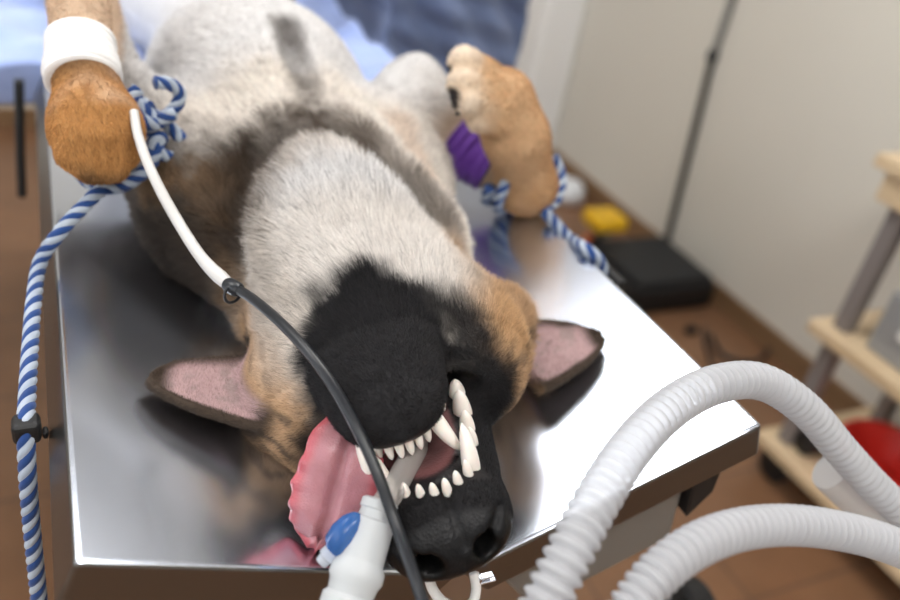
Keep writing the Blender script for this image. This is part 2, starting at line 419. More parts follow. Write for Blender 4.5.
# palate hollow, floor of the mouth, throat
hell((0, .028, .105), (.033, .014, .054), .006, cut)
for w_ in (.085, .097, .109, .121, .133): cone(hw(-.019, .0125, w_-.004), hw(.019, .0125, w_-.004), .0034, .0034, .003)
hell((JU*.5, .038, .088), (.036, .013, .046), .006, cut)
for s in (-1, 1): hell((s*.047+JU*.3, .028, .085), (.022, .010, .040), .006, cut)
hell((0, .018, .045), (.034, .018, .045), .008, cut)
hell((0, -.002, .160), (.032, .024, .034), .01)
for s in (-1, 1):                                                                # nostrils: round hole and outward slit
    cone(hw(s*.0215, -.013, .210), hw(s*.018, -.013, .180), .0098, .0075, .004, cut)
    cone(hw(s*.026, -.008, .200), hw(s*.039, .003, .184), .0042, .0028, .003, cut)
# cheek tufts beside the ears
ell(at_y(497, 325, .185), (.036,.04,.038), .02)
ell(at_y(275, 400, .165), (.032,.04,.032), .02)
# ears, laid open on the steel
def ear(base, tip, r1, r2, nrm, cup, thick=.0042):
    base, tip, n = V3(*base), V3(*tip), V3(*nrm); n = n/np.linalg.norm(n)
    P = tip - base; Ln = np.linalg.norm(P); P = P/Ln; n = n - P*(n@P); n /= np.linalg.norm(n); Q = np.cross(n, P)
    def fn(p):
        d = p - base; a = d@P; q = d@Q; h = d@n
        t = np.clip(a/Ln, 0, 1); r = (r1 + (r2-r1)*t**1.25) * np.sqrt(np.clip(1.03 - t**7, .05, 1))
        e = np.hypot(np.maximum(np.abs(q)-r, 0), np.maximum(np.maximum(-a, a-Ln), 0))
        inside = np.minimum(np.abs(q)-r, 0)
        bend = cup*(np.minimum(np.abs(q), r)/r)**2.4 * (1-.6*t)
        return np.hypot(np.maximum(e + 0*inside, 0), np.maximum(np.abs(h-bend)-thick*.4, 0)) - thick*.6
    m = max(r1, .02) + .03; lo = np.minimum(base, tip) - m; hi = np.maximum(base, tip) + m
    add(lo, hi, fn, .008)
nL, nR = V3(math.sin(ANG),0,math.cos(ANG)), V3(-math.sin(ANG),0,math.cos(ANG))
def on_left(px, py, off=.008): return on(px, py, (TANA,0,1), ZT + off)
def on_right(px, py, off=.008): return on(px, py, (-TANA,0,1), ZT + off)
EL = (on_left(256, 405, .018), on_left(149, 384, .012)); ER = (on_right(524, 364, .018), on_right(602, 341, .012))
ear(*EL, .050, .018, nL, .014); ear(*ER, .054, .015, nR, .014)
def hit(px, py):
    r = ray(px, py); r = r/np.linalg.norm(r); t = np.arange(.3, 1.7, .0012); q = CAM + t[:,None]*r
    ix = [np.clip(np.searchsorted(a_, q[:,k_]), 0, len(a_)-1) for k_, a_ in enumerate((xs, ys, zs))]
    k = np.argmax(G[ix[0], ix[1], ix[2]] < 0); return q[k]
CREASE = [[(238,190),(262,155),(288,128),(318,118)], [(318,118),(306,80),(294,45),(286,22)], [(318,118),(350,134),(385,158),(415,188),(440,222)], [(225,330),(235,285),(232,235),(240,190)]]
def dense(c_):
    out = []
    for a_, b_ in zip(c_[:-1], c_[1:]):
        k_ = max(int(math.hypot(b_[0]-a_[0], b_[1]-a_[1])//14), 1); out += [(a_[0]+(b_[0]-a_[0])*i_/k_, a_[1]+(b_[1]-a_[1])*i_/k_) for i_ in range(k_)]
    return out + [c_[-1]]
CREASE = [[hit(*q_) for q_ in dense(c_)] for c_ in CREASE]
for c_, dep, k_ in zip(CREASE, (.016, .015, .016, .014), (.02, .02, .02, .02)):
    for a_, b_ in zip(c_[:-1], c_[1:]): cone(a_, b_, dep*.8, dep*.8, k_, cut)
BIB = hit(370, 225)
for a_, b_ in (((82,142),(84,176)), ((98,145),(100,180)), ((113,142),(114,176))):
    cone(hit(*a_), hit(b_[0], b_[1]-4), .003, .004, .006, cut)
PHIL = [hit(*q_) for q_ in ((444,488),(450,508),(458,528),(467,548))]
for a_, b_ in zip(PHIL[:-1], PHIL[1:]): cone(a_, b_, .0036, .0036, .003, cut)
TUFT = hit(507,318)
LIPS = [hit(420,305), hit(455,312), hit(480,340), hit(490,385)]
SHOULDER = [hit(*q_) for q_ in ((165,215),(182,262),(200,320))]
FLANK = [[hit(*q_) for q_ in c_] for c_ in ([(150,175),(215,190)], [(300,165),(272,235)], [(430,205),(452,275)], [(395,125),(425,178)], [(250,300),(262,350)])]
# flatten against the steel
sl = region((-.36,-.02,.83), (.36,1.7,1.0)); p = pts(sl)
pd = ((p[:,2] - panel_z(p[:,0]))*math.cos(ANG) - .0012).reshape(G[sl].shape).astype(np.float32)
pd[(p[:,1].reshape(pd.shape) < -.002)] = 1
G[sl] = np.maximum(G[sl], -pd)

def surface_nets(F, xs, ys, zs):
    S = F < 0; n = F.shape
    c = np.zeros((n[0]-1, n[1]-1, n[2]-1), np.int8)
    offs = [(i,j,k) for i in (0,1) for j in (0,1) for k in (0,1)]
    for i,j,k in offs: c += S[i:n[0]-1+i, j:n[1]-1+j, k:n[2]-1+k]
    idx = np.argwhere((c > 0) & (c < 8)); vid = np.full(c.shape, -1, np.int32); vid[tuple(idx.T)] = np.arange(len(idx))
    co = [idx + np.array(o) for o in offs]; val = np.stack([F[tuple(q.T)] for q in co], 1)
    pos = np.stack([np.stack([xs[q[:,0]], ys[q[:,1]], zs[q[:,2]]], 1) for q in co], 1)
    acc = np.zeros((len(idx), 3)); cnt = np.zeros(len(idx))
    for a in range(8):
        for b in range(a+1, 8):
            if sum(abs(offs[a][t]-offs[b][t]) for t in range(3)) != 1: continue
            x = (val[:,a] < 0) != (val[:,b] < 0); t = np.where(x, val[:,a]/(val[:,a]-val[:,b]+1e-12), 0)
            acc += np.where(x[:,None], pos[:,a] + t[:,None]*(pos[:,b]-pos[:,a]), 0); cnt += x
    V = acc / cnt[:,None]; Q = []
    for ax in range(3):
        b, d = (ax+1) % 3, (ax+2) % 3
        s0 = [slice(None)]*3; s1 = [slice(None)]*3; s0[ax] = slice(0, n[ax]-1); s1[ax] = slice(1, n[ax])
        for t in (b, d): s0[t] = slice(1, n[t]-1); s1[t] = slice(1, n[t]-1)
        A, B = S[tuple(s0)], S[tuple(s1)]
        e = np.argwhere(A != B); flip = A[tuple(e.T)]
        off = np.zeros(3, int); off[b] = 1; off[d] = 1; e = e + off
        def cell(db, dd):
            q = e.copy(); q[:,b] += db; q[:,d] += dd; return vid[tuple(q.T)]
        q = np.stack([cell(-1,-1), cell(0,-1), cell(0,0), cell(-1,0)], 1)
        q[~flip] = q[~flip][:, ::-1]; Q.append(q)
    return V, np.concatenate(Q)
BV, BF = surface_nets(G, xs, ys, zs)
for it in range(2):                                             # light relaxation of the sampled surface
    for lam in (.45, -.47):
        acc = np.zeros_like(BV); cnt = np.zeros(len(BV))
        for a, b in ((0,1),(1,2),(2,3),(3,0)):
            np.add.at(acc, BF[:,a], BV[BF[:,b]]); np.add.at(cnt, BF[:,a], 1)
            np.add.at(acc, BF[:,b], BV[BF[:,a]]); np.add.at(cnt, BF[:,b], 1)
        BV = BV + lam*(acc/cnt[:,None] - BV)

# coat pattern ---------------------------------------------------------------
CREAM, PALE, GREY = V3(.72,.665,.61), V3(.63,.62,.62), V3(.33,.29,.26)
TAN, DARK, BLACK, ORANGE = V3(.40,.245,.13), V3(.065,.046,.034), V3(.010,.0095,.0105), V3(.43,.215,.075)
PINK, LIP, GUM, MOUTH = V3(.46,.325,.32), V3(.012,.010,.011), V3(.24,.10,.10), V3(.105,.05,.05)
def seg_d(p, a, b):
    ab = b - a; t = np.clip(((p-a)@ab)/(ab@ab), 0, 1); return np.linalg.norm(p-a-t[:,None]*ab, axis=1), t
def coat(p):
    n1 = fnoise(p, 9, 1); n2 = fnoise(p, 30, 2); n3 = fnoise(p, 90, 3, 2)
    N = (n1*.6 + n2*.5)
    col = np.repeat(CREAM[None], len(p), 0)
    def mix(c, w): 
        nonlocal col; w = np.clip(w, 0, 1)[:, None]; col = col*(1-w) + c*w
    x, y, z = p.T
    mix(PALE, sstep(.48, .56, y + .02*n1))
    mix(GREY, .45*sstep(.3, 1.0, N + .30)*sstep(.53,.45,y))
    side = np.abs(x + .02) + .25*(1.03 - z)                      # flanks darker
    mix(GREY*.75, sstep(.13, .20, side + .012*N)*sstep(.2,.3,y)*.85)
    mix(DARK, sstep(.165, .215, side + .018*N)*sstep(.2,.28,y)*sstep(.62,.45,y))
    # grey-brown sable bands; shade of left shoulder and bib folds painted in too
    def band(P_, r_, c, st, nz=.012):
        dm = np.full(len(p), 9.)
        for a_, b_ in zip(P_[:-1], P_[1:]): dm = np.minimum(dm, seg_d(p, a_, b_)[0])
        mix(c, sstep(r_, r_*.25, dm + nz*N)*st)
    band(SHOULDER, .135, DARK*.40, .98, .022)
    band(CREASE[3], .078, DARK*.8, .92, .022)
    band(FLANK[0], .045, TAN*.50, .65, .02)
    band(CREASE[0], .044, DARK*.9, .92, .010)
    band(CREASE[1], .027, DARK*.8, .92, .004)
    band(CREASE[2], .044, DARK*1.5, .88, .010)
    band([CREASE[0][-1], CREASE[0][-1]+.001], .030, DARK, .95, .006)
    band(FLANK[1], .055, GREY, .5, .022)
    band(FLANK[2], .050, GREY*.85, .65, .022)
    band(FLANK[3], .03, V3(.55,.40,.29), .5, .01)
    band(FLANK[4], .05, TAN*.55, .75, .02)
    # pale bib under the throat
    d = np.linalg.norm((p - BIB)/V3(.085,.11,.08), axis=1); mix(PALE*1.02, sstep(1.2, .6, d + .15*N))
    # legs
    for a, b, c in ((RM, RW, V3(.50,.27,.11)), (RW, RK, V3(.60,.40,.235)), (LW, LP, ORANGE)):
        d, t = seg_d(p, a, b); mix(c*V3(1.02,1.02,1.02), sstep(.066, .054, d)*sstep(-.1,.5, t + .22*n1 + (1 if a is not RM and a is not LW else 0)))
    d, t = seg_d(p, LE, LW); mix(V3(.60,.44,.31), sstep(.075, .06, d)*.9*sstep(1.05,.8,t+.12*n1))
    d, t = seg_d(p, RE, RM); mix(V3(.60,.47,.34), sstep(.075, .06, d)*sstep(.3,1,t)*.9)
    band([at_y(395,95,.52), RE], .075, PALE, .8, .012)
    band([RW, RW+.001], .055, V3(.50,.27,.11), .8, .010)
    for a, b, r1, r2 in toesR:
        d, t = seg_d(p, at_y(*a), at_y(*b)); mix(V3(.68,.53,.38), sstep(.034, .02, d)*sstep(.2,.9,t)*.6)
    # head
    q = tohead(p); u, v, w = q.T
    hd = sstep(-.13, -.08, w)
    mix(CREAM, hd*sstep(.0,.04,v)*.6)
    mix(TAN, hd*sstep(.055, .085, np.abs(u) + .012*N)*sstep(.085,.05,v)*.95)
    ns = fnoise(p*V3(1,.35,1), 45, 9, 2)
    mix(DARK*1.6, hd*sstep(.15, .8, ns + .5*n1)*sstep(.05,.085,np.abs(u))*sstep(.08,.05,v)*.75)
    # black mask: chin and mandible, muzzle
    e = np.sqrt(((u+.006)/.072)**2 + ((w-.105)/.108)**2) + .12*N + .08*n1
    mix(BLACK*1.3, sstep(1.14, .93, e)*sstep(.02,.05,v))
    e2 = w + .010*N - .35*np.abs(u)
    mix(BLACK*.9, sstep(.03, .055, e2)*sstep(.05,.03,v))
    mix(BLACK, hd*sstep(.02,.05,w)*sstep(.06,.03,v)*sstep(.075,.055,np.abs(u)+.01*N))
    band([TUFT, TUFT+.001], .05, V3(.46,.28,.14), .75, .012)
    band(LIPS, .030, BLACK*1.2, .97, .008)
    # ears
    for (b, t_), nn in ((EL, nL), (ER, nR)):
        ax = t_ - b; Ln = np.linalg.norm(ax); ax = ax/Ln; n = nn - ax*(nn@ax); n /= np.linalg.norm(n); Q = np.cross(n, ax)
        dd = p - b; a = dd@ax; qq = dd@Q; hh = dd@n; tt = np.clip(a/Ln, 0, 1)
        r = (.054 + (.0165-.054)*tt**1.25)*np.sqrt(np.clip(1.03 - tt**7, .05, 1))
        near = sstep(.03, .014, np.abs(hh - .014*(np.minimum(np.abs(qq),r)/r)**2.4*(1-.6*tt)))*sstep(-.01,.004,a)*sstep(Ln+.035,Ln+.02,a)*sstep(.022,.014,np.abs(qq)-r)
        mix(DARK*.85, near)
        inn = near*sstep(.92,.66,np.abs(qq)/r + .08*N)*sstep(.93,.75,tt)*sstep(-.004,.001,hh - .012*(np.abs(qq)/r)**2.4*(1-.6*tt))
        mix(PINK*V3(1,.98,1), inn)
        mix(GREY*.7, inn*sstep(.0,.9,n2+.5*n3)*.45)
    # bare skin: nose, lips, palate
    vu_ = np.interp(w, [r[0] for r in UP], [r[2] for r in UP]); vl_ = np.interp(w, [r[0] for r in LO], [r[3] for r in LO])
    mouth = sstep(.040,.055,w)*sstep(.170,.160,w)*sstep(.062,.05,np.abs(u))*sstep(vu_-.010,vu_-.002,v)*sstep(vl_+.008,vl_+.002,v)
    near_lip = sstep(.004,.0,np.abs(v - np.interp(w, [r[0] for r in LO], [r[3] for r in LO])))
    inner = sstep(1.0,.9,np.sqrt((u/.034)**2 + ((w-.09)/.066)**2))
    mix(LIP, mouth*.9*(1-inner)); mix(GUM, .8*mouth*inner*sstep(.3,.0,np.abs(v-.02)/.05)); mix(MOUTH, mouth*sstep(.95,.72,np.sqrt((u/.034)**2 + ((w-.085)/.066)**2)))
    nose = sstep(1.25,1.05,np.linalg.norm((q - V3(0,-.016,.191))/V3(.042,.026,.021), axis=1))
    mix(V3(.007,.007,.008), nose)
    for s in (-1, 1):
        mix(V3(.003,.003,.003), sstep(1.3,.9,np.linalg.norm((q - V3(s*.0205,-.014,.200))/V3(.0115,.0105,.016), axis=1)))  # shade inside the nostril holes put into the colour
    # paw pads and claws zone
    for px, py, y in ((453, 76, .432), (452, 99, .405)):
        mix(V3(.03,.026,.026), sstep(.016,.010,np.linalg.norm(p - at_y(px, py, y), axis=1)))
    return np.clip(col, 0, 1), np.clip(np.maximum(mouth, nose), 0, 1)
BC, BW = coat(BV)
body_mat = mat('dog_skin_and_coat', (.5,.4,.3), .8, spec=.25)
def setup_body(m):
    a = nd(m, 'ShaderNodeAttribute', attribute_name='coat'); ln(m, a.outputs['Color'], pbsdf(m).inputs['Base Color'])
    b = nd(m, 'ShaderNodeAttribute', attribute_name='bare')
    mr = nd(m, 'ShaderNodeMapRange'); mr.inputs['To Min'].default_value = .85; mr.inputs['To Max'].default_value = .42
    ln(m, b.outputs['Fac'], mr.inputs['Value']); ln(m, mr.outputs[0], pbsdf(m).inputs['Roughness'])
    tc = nd(m, 'ShaderNodeTexCoord'); vo = nd(m, 'ShaderNodeTexVoronoi', Scale=420.); ln(m, tc.outputs['Object'], vo.inputs['Vector'])
    bp = bump(m, vo.outputs['Distance'], .35, .0008)
setup_body(body_mat)
dog = mesh_obj('dog', BV, BF, body_mat)
tag(dog, 'anaesthetised cream, tan and black shepherd dog lying belly-up on the steel table', 'dog')
at1 = dog.data.attributes.new('coat', 'FLOAT_COLOR', 'POINT'); at1.data.foreach_set('color', np.c_[BC, np.ones(len(BC))].astype(np.float32).ravel())
at2 = dog.data.attributes.new('bare', 'FLOAT', 'POINT'); at2.data.foreach_set('value', BW.astype(np.float32))

BAL, BBL = at_y(83, 46, .490), at_y(88, 88, .443)
BAR, BBR = RM + (RE-RM)*.15, RM + (RW-RM)*.50
# fur: one short curve per hair, combed away from the nose --------------------
T1 = np.concatenate([BF[:, [0,1,2]], BF[:, [0,2,3]]])
e1, e2 = BV[T1[:,1]]-BV[T1[:,0]], BV[T1[:,2]]-BV[T1[:,0]]
fn_ = np.cross(e1, e2); ar = np.linalg.norm(fn_, axis=1)/2
VN = np.zeros_like(BV)
for k in range(3): np.add.at(VN, T1[:,k], fn_)
VN /= np.linalg.norm(VN, axis=1)[:,None] + 1e-12
cen = BV[T1].mean(1); cb = BW[T1].mean(1)
dens = ar*np.interp(cen[:,1], [-.1,.22,.34,.6,.8,1.1], [3.2,3.0,2.0,1.0,.7,.15])
dens *= (cb < .3)
dens *= ((cen[:,2] - panel_z(cen[:,0])) > .004)
vis = np.einsum('ij,ij->i', CAM - cen, np.cross(e1, e2))
HAIRS = 320000
tri = RNG.choice(len(T1), HAIRS, p=dens/dens.sum())
r1, r2 = np.sqrt(RNG.random(HAIRS)), RNG.random(HAIRS)
bw = np.stack([1-r1, r1*(1-r2), r1*r2], 1)
root = np.einsum('ni,nij->nj', bw, BV[T1[tri]]); nor = np.einsum('ni,nij->nj', bw, VN[T1[tri]]); nor /= np.linalg.norm(nor, axis=1)[:,None]
hq = tohead(root); hu, hv, hw_ = hq.T
flow = np.stack([.25*np.sign(root[:,0]+.02)*sstep(.02,.12,np.abs(root[:,0]+.02)) + .35*fnoise(root,7,21), .85 + .2*fnoise(root,8,22), -.35 + .3*fnoise(root,7,23)], 1)
for a, b in ((RE,RM),(RM,RW),(RW,RK),(LE,LW),(LW,LP)):
    d, t = seg_d(root, a, b); w_ = sstep(.075,.055,d)[:,None]; dr = (b-a)/np.linalg.norm(b-a); flow = flow*(1-w_) + dr*w_
tang = flow - nor*np.einsum('ij,ij->i', flow, nor)[:,None]; tang /= np.linalg.norm(tang, axis=1)[:,None] + 1e-6
length = np.full(HAIRS, .0125)
length = np.where(root[:,1] > .52, .007, length)
length *= 1 + .5*np.exp(-((root[:,1]-.33)/.10)**2)
headw = sstep(-.12,-.04,hw_)
length = length*(1-headw) + headw*.014
length = np.where((hw_ > .0) & (hv > .05), .010, length); length = np.where((hw_ > .05), .0045, length); length = np.where((hw_ > .12), .0028, length)
for (b, t_) in (EL, ER):
    d, t = seg_d(root, b, t_); length = np.where((d < .06) & (t > .05), .0032, length)
for a, b in ((RE,RM),(RM,RW),(RW,RK),(LE,LW),(LW,LP)):
    d, t = seg_d(root, a, b); length = np.where(d < .062, .005, length)
length = np.where(np.linalg.norm(root - LP, axis=1) < .105, .0045, length)
for q_ in (RK, at_y(470, 90, .415)): length = np.where(np.linalg.norm(root - q_, axis=1) < .07, .0045, length)
for a, b in ((BAL, BBL), (BAR, BBR)):
    d, t = seg_d(root, a, b); length = np.where((d < .055) & (t > .01) & (t < .99), .0004, length)
length *= RNG.uniform(.65, 1.2, HAIRS)
cl = np.stack([fnoise(root, 40, s) for s in (31,32,33)], 1)*.30 + RNG.normal(size=(HAIRS,3))*.16
lift = np.where(hw_ > .05, .26, .30)[:,None]
d0 = nor*(lift+.25) + tang*.75 + cl*.5; d0 /= np.linalg.norm(d0, axis=1)[:,None]
d1 = nor*(lift-.18) + tang + cl; d1 /= np.linalg.norm(d1, axis=1)[:,None]
K = 5; tk = np.linspace(0, 1, K)
pos = np.stack([root + length[:,None]*(t*(1-t*.5)*d0 + t*t*.5*d1) for t in tk], 1)
below = panel_z(pos[...,0]) + .0012
pos[...,2] = np.where(pos[...,1] > -.004, np.maximum(pos[...,2], below), pos[...,2])
hc, _ = coat(root); hc = np.clip(hc*RNG.uniform(.85, 1.42, (HAIRS,1)), 0, .93)
dk = RNG.random(HAIRS) < .10; hc[dk] *= .55
rad = (np.where(root[:,1] < .26, .00014, .00026))[:,None]*np.array([1,.95,.8,.55,.15])[None]
cv = bpy.data.hair_curves.new('coat_fur')
cv.add_curves([K]*HAIRS)
cv.points.foreach_set('position', pos.astype(np.float32).ravel())
ra = cv.attributes.get('radius') or cv.attributes.new('radius', 'FLOAT', 'POINT'); ra.data.foreach_set('value', rad.astype(np.float32).ravel())
ca_ = cv.attributes.new('coat', 'FLOAT_COLOR', 'CURVE'); ca_.data.foreach_set('color', np.c_[hc, np.ones(HAIRS)].astype(np.float32).ravel())
fm = bpy.data.materials.new('dog_fur'); fm.use_nodes = True
b_ = pbsdf(fm); b_.inputs['Roughness'].default_value = .55; b_.inputs['Specular IOR Level'].default_value = .15
a_ = nd(fm, 'ShaderNodeAttribute', attribute_name='coat'); ln(fm, a_.outputs['Color'], b_.inputs['Base Color'])
cv.materials.append(fm)
fur = bpy.data.objects.new('fur', cv); link(fur, dog)

# teeth -----------------------------------------------------------------------
def tooth(base, tip, r, flat=.8, bend=0.):
    b, t = hw(*base), hw(*tip); n = 9
    bow = HH*bend
    P = np.array([b + (t-b)*s + bow*math.sin(s*math.pi) for s in np.linspace(-.25, 1, n)])
    rad = np.array([r*math.sqrt(max(1-max(s,0)**1.7, 0.012)) for s in np.linspace(-.25,1,n)])
    V, F = tube_geo(P, rad, 12); return mesh_obj('tooth', V, F, M['tooth'], dog)
def arc(i, n, hwid, wfront, depth):
    t = (i/(n-1) - .5)*2; return t*hwid, wfront - depth*t*t
for i in range(6):                                              # upper incisors
    u, w = arc(i, 6, .0235, .170, .010); tooth((u+.003, .016, w-.001), (u+.003, .0300, w-.002), .0038)
for s in (-1, 1):
    tooth((s*.031, .013, .150), (s*.034, .043, .134), .0070, bend=.004)      # upper fangs
    for w, hgt, r in ((.126,.011,.005), (.110,.014,.0062), (.092,.020,.0078), (.073,.016,.0075)):
        tooth((s*(.037+.10*(.15-w)), .014, w), (s*(.038+.10*(.15-w)), .016+hgt, w-.002), r)
for i in range(6):                                              # lower incisors
    u, w = arc(i, 6, .019, .137, .007); tooth((u+JU, .047, w-.001), (u+JU, .0335, w+.002), .0037)
for s in (-1, 1):
    tooth((s*.027+JU, .050, .126), (s*.033+JU+.006*(s>0), .020, .136), .0064, bend=.003)     # lower fangs
    for w, hgt, r in ((.100,.011,.0048), (.085,.013,.0058), (.068,.015,.0068)):
        b0 = np.interp(w, [r_[0] for r_ in LO], [r_[3] for r_ in LO]); tooth((s*.037+JU, b0+.006, w), (s*.038+JU, b0+.006-hgt-.004, w), r)

# tongue ----------------------------------------------------------------------
tong_mat = mat('tongue_wet', (.55,.16,.17), .32, sss=.25, coat=.25)
def setup_tongue(m):
    tc = nd(m, 'ShaderNodeTexCoord'); n = nd(m, 'ShaderNodeTexNoise', Scale=55., Detail=5.); v = nd(m, 'ShaderNodeTexVoronoi', Scale=650.)
    a = nd(m, 'ShaderNodeAttribute', attribute_name='rim'); mx = nd(m, 'ShaderNodeMixRGB'); mx.inputs[1].default_value = (.44,.195,.225,1); mx.inputs[2].default_value = (.48,.10,.125,1)
    m2 = nd(m, 'ShaderNodeMixRGB', blend_type='MULTIPLY'); m2.inputs[0].default_value = .5
    rp = nd(m, 'ShaderNodeValToRGB'); rp.color_ramp.elements[0].color=(.6,.5,.5,1); rp.color_ramp.elements[0].position=.3; rp.color_ramp.elements[1].position=.65
    ln(m, tc.outputs['Object'], n.inputs['Vector']); ln(m, tc.outputs['Object'], v.inputs['Vector']); ln(m, n.outputs['Fac'], rp.inputs[0])
    ln(m, a.outputs['Fac'], mx.inputs[0]); ln(m, mx.outputs[0], m2.inputs[1]); ln(m, rp.outputs[0], m2.inputs[2]); ln(m, m2.outputs[0], pbsdf(m).inputs['Base Color'])
    bump(m, v.outputs['Distance'], .4, .0008)
setup_tongue(tong_mat)
def tongue():
    # centre line from inside the mouth, over the left lip, down onto the steel panel
    rows = [(at_y(385, 425, .075), .020), (at_y(367, 432, .060), .024), (at_y(354, 446, .047), .027), (at_y(347, 468, .038), .030), (at_y(340, 495, .030), .032), (at_y(333, 520, .022), .029), (on_left(325, 541, .008), .020), (on_left(321, 552, .006), .007)]
    C = np.array([np.r_[c, w] for c, w in rows]); n = 48; S = even(spline(C, 200), n)[0]; P, Wd = S[:, :3], S[:, 3]
    T = np.gradient(P, axis=0); T /= np.linalg.norm(T, axis=1)[:,None]
    m = 25; V = []; rim = []
    for top in (1, -1):
        for i in range(n):
            view = CAM - P[i]; view /= np.linalg.norm(view); nn = V3(-.25,-.55,.75); nn = nn - T[i]*(nn@T[i]); nn /= np.linalg.norm(nn); Q = np.cross(T[i], nn)
            for j in range(m):
                t = (j/(m-1)-.5)*2
                sc = 1 + (.022*math.sin(i*1.15) + .016*math.sin(i*.7+1))*abs(t)**5
                x = t*Wd[i]*sc; th = .0045*math.sqrt(max(1-t*t*.92, 0))
                cupv = -.006*(1-t*t)*(-1) - .0055*math.exp(-(t/.13)**2) + .0018*abs(t)**3*math.sin(i*1.15+.5) + .003*(t*t)
                V.append(P[i] + Q*(x+.004) + nn*(cupv + top*th)); rim.append(sstep(.62, .93, np.array([abs(t)]))[0] if top > 0 else 1.)
    F = []; o = n*m
    for i in range(n-1):
        for j in range(m-1):
            a = i*m+j; F.append((a, a+1, a+m+1, a+m)); F.append((o+a, o+a+m, o+a+m+1, o+a+1))
        for j in (0, m-1):
            a = i*m+j; f = (a, a+m, o+a+m, o+a); F.append(f if j == 0 else f[::-1])
    for j in range(m-1):
        F.append((j, o+j, o+j+1, j+1)); a = (n-1)*m+j; F.append((a, a+1, o+a+1, o+a))
    ob = mesh_obj('tongue', V, F, tong_mat, dog, label='pink wrinkled tongue hanging out of the left of the mouth')
    at = ob.data.attributes.new('rim', 'FLOAT', 'POINT'); at.data.foreach_set('value', np.array(rim, np.float32))
    bm = bmesh.new(); bm.from_mesh(ob.data); bmesh.ops.recalc_face_normals(bm, faces=bm.faces); bm.to_mesh(ob.data); bm.free()
tongue()
# claws on the right paw
for (px, py, y), (qx, qy, yy) in (((458, 71, .43), (451, 77, .425)), ((458, 92, .41), (450, 99, .405)), ((463, 109, .40), (456, 115, .395))):
    a, b = at_y(px, py, y), at_y(qx, qy, yy); P = np.array([a+(b-a)*s for s in np.linspace(0,1,6)]); V, F = tube_geo(P, .0055*np.sqrt(np.linspace(1,.05,6)), 8); mesh_obj('claw', V, F, M['black'], dog)
# bandages
def wrap(name, a, b, rmax, m, label):
    n = 44; P = np.array([a + (b-a)*t for t in np.linspace(0,1,n)]); th = np.linspace(0,2*np.pi,32,endpoint=False)
    T, N, B = frames(P); R = np.full((n, 32), .02)
    for i in range(n):
        for j in range(32):
            d = math.cos(th[j])*N[i] + math.sin(th[j])*B[i]; q = P[i] + np.arange(.012, rmax, .001)[:,None]*d
            ix = [np.clip(np.searchsorted(a_, q[:,k_]), 0, len(a_)-1) for k_, a_ in enumerate((xs, ys, zs))]
            o_ = G[ix[0], ix[1], ix[2]] > 0; R[i,j] = .012 + .001*(np.argmax(o_) if o_.any() else len(o_))
    for _ in range(3):
        R = (np.roll(R,1,1) + 2*R + np.roll(R,-1,1))/4; R[1:-1] = (R[:-2] + 2*R[1:-1] + R[2:])/4
    t = np.linspace(0,1,n)[:,None]
    R = R + .0042 + .0009*np.sin(th[None] + t*32) + .0005*np.sin(t*80+th[None])
    R[0] -= .005; R[-1] -= .005
    V, F = tube_geo(P, R, 32, cap=True); return mesh_obj(name, V, F, m, dog, label=label)
wrap('bandage', BAL, BBL, .052, M['band_white'], 'white bandage wrapped round the left foreleg')
wrap('bandage', BAR, BBR, .048, M['band_purple'], 'purple bandage wrapped round the right foreleg')

# ------------------------------------------------------------------ ropes
def rope(name, parts, r, label, parent_label_cat='rope'):
    root = empty(name, label, 'rope', None)
    for pname, ptsl in parts:
        P = spline(np.array(ptsl, float), 800); L = even(P, 800)[1]; n = int(L/.0022)+8; P = even(P, n)[0]
        T, N, B = frames(P); seg = 32; lob = 4; tw = np.linspace(0, L, n)/(r*5.4)*2*np.pi
        th = np.linspace(0, 2*np.pi, seg, endpoint=False)
        R = r*(.86 + .16*np.abs(np.cos(lob/2*(th)))**.8)
        V = []; F = []; MI = []
        for i in range(n):
            a = th + tw[i]; V.append(P[i] + R[:,None]*(np.cos(a)[:,None]*N[i] + np.sin(a)[:,None]*B[i]))
        V = np.concatenate(V)
        for i in range(n-1):
            for j in range(seg):
                k = (j+1) % seg; F.append((i*seg+j, i*seg+k, (i+1)*seg+k, (i+1)*seg+j))
                MI.append(int(((j+.5+seg/(2*lob)) // (seg/lob)) % 2))
        F.append(tuple(range(seg))[::-1]); MI.append(0); F.append(tuple((n-1)*seg+j for j in range(seg))); MI.append(1)
        mesh_obj(pname, V, F, [M['rope_blue'], M['rope_white']], root, mi=MI)
    return root
def ring(c, ax, r, turns, rise, ph=0, n=40):
    c, ax = V3(*c), V3(*ax); ax = ax/np.linalg.norm(ax); u = np.cross(ax, (.2,.3,.9)); u /= np.linalg.norm(u); w = np.cross(ax, u)
    return [c + ax*rise*(t-.5) + r*(math.cos(ph+2*math.pi*turns*t)*u + math.sin(ph+2*math.pi*turns*t)*w) for t in np.linspace(0,1,n)]
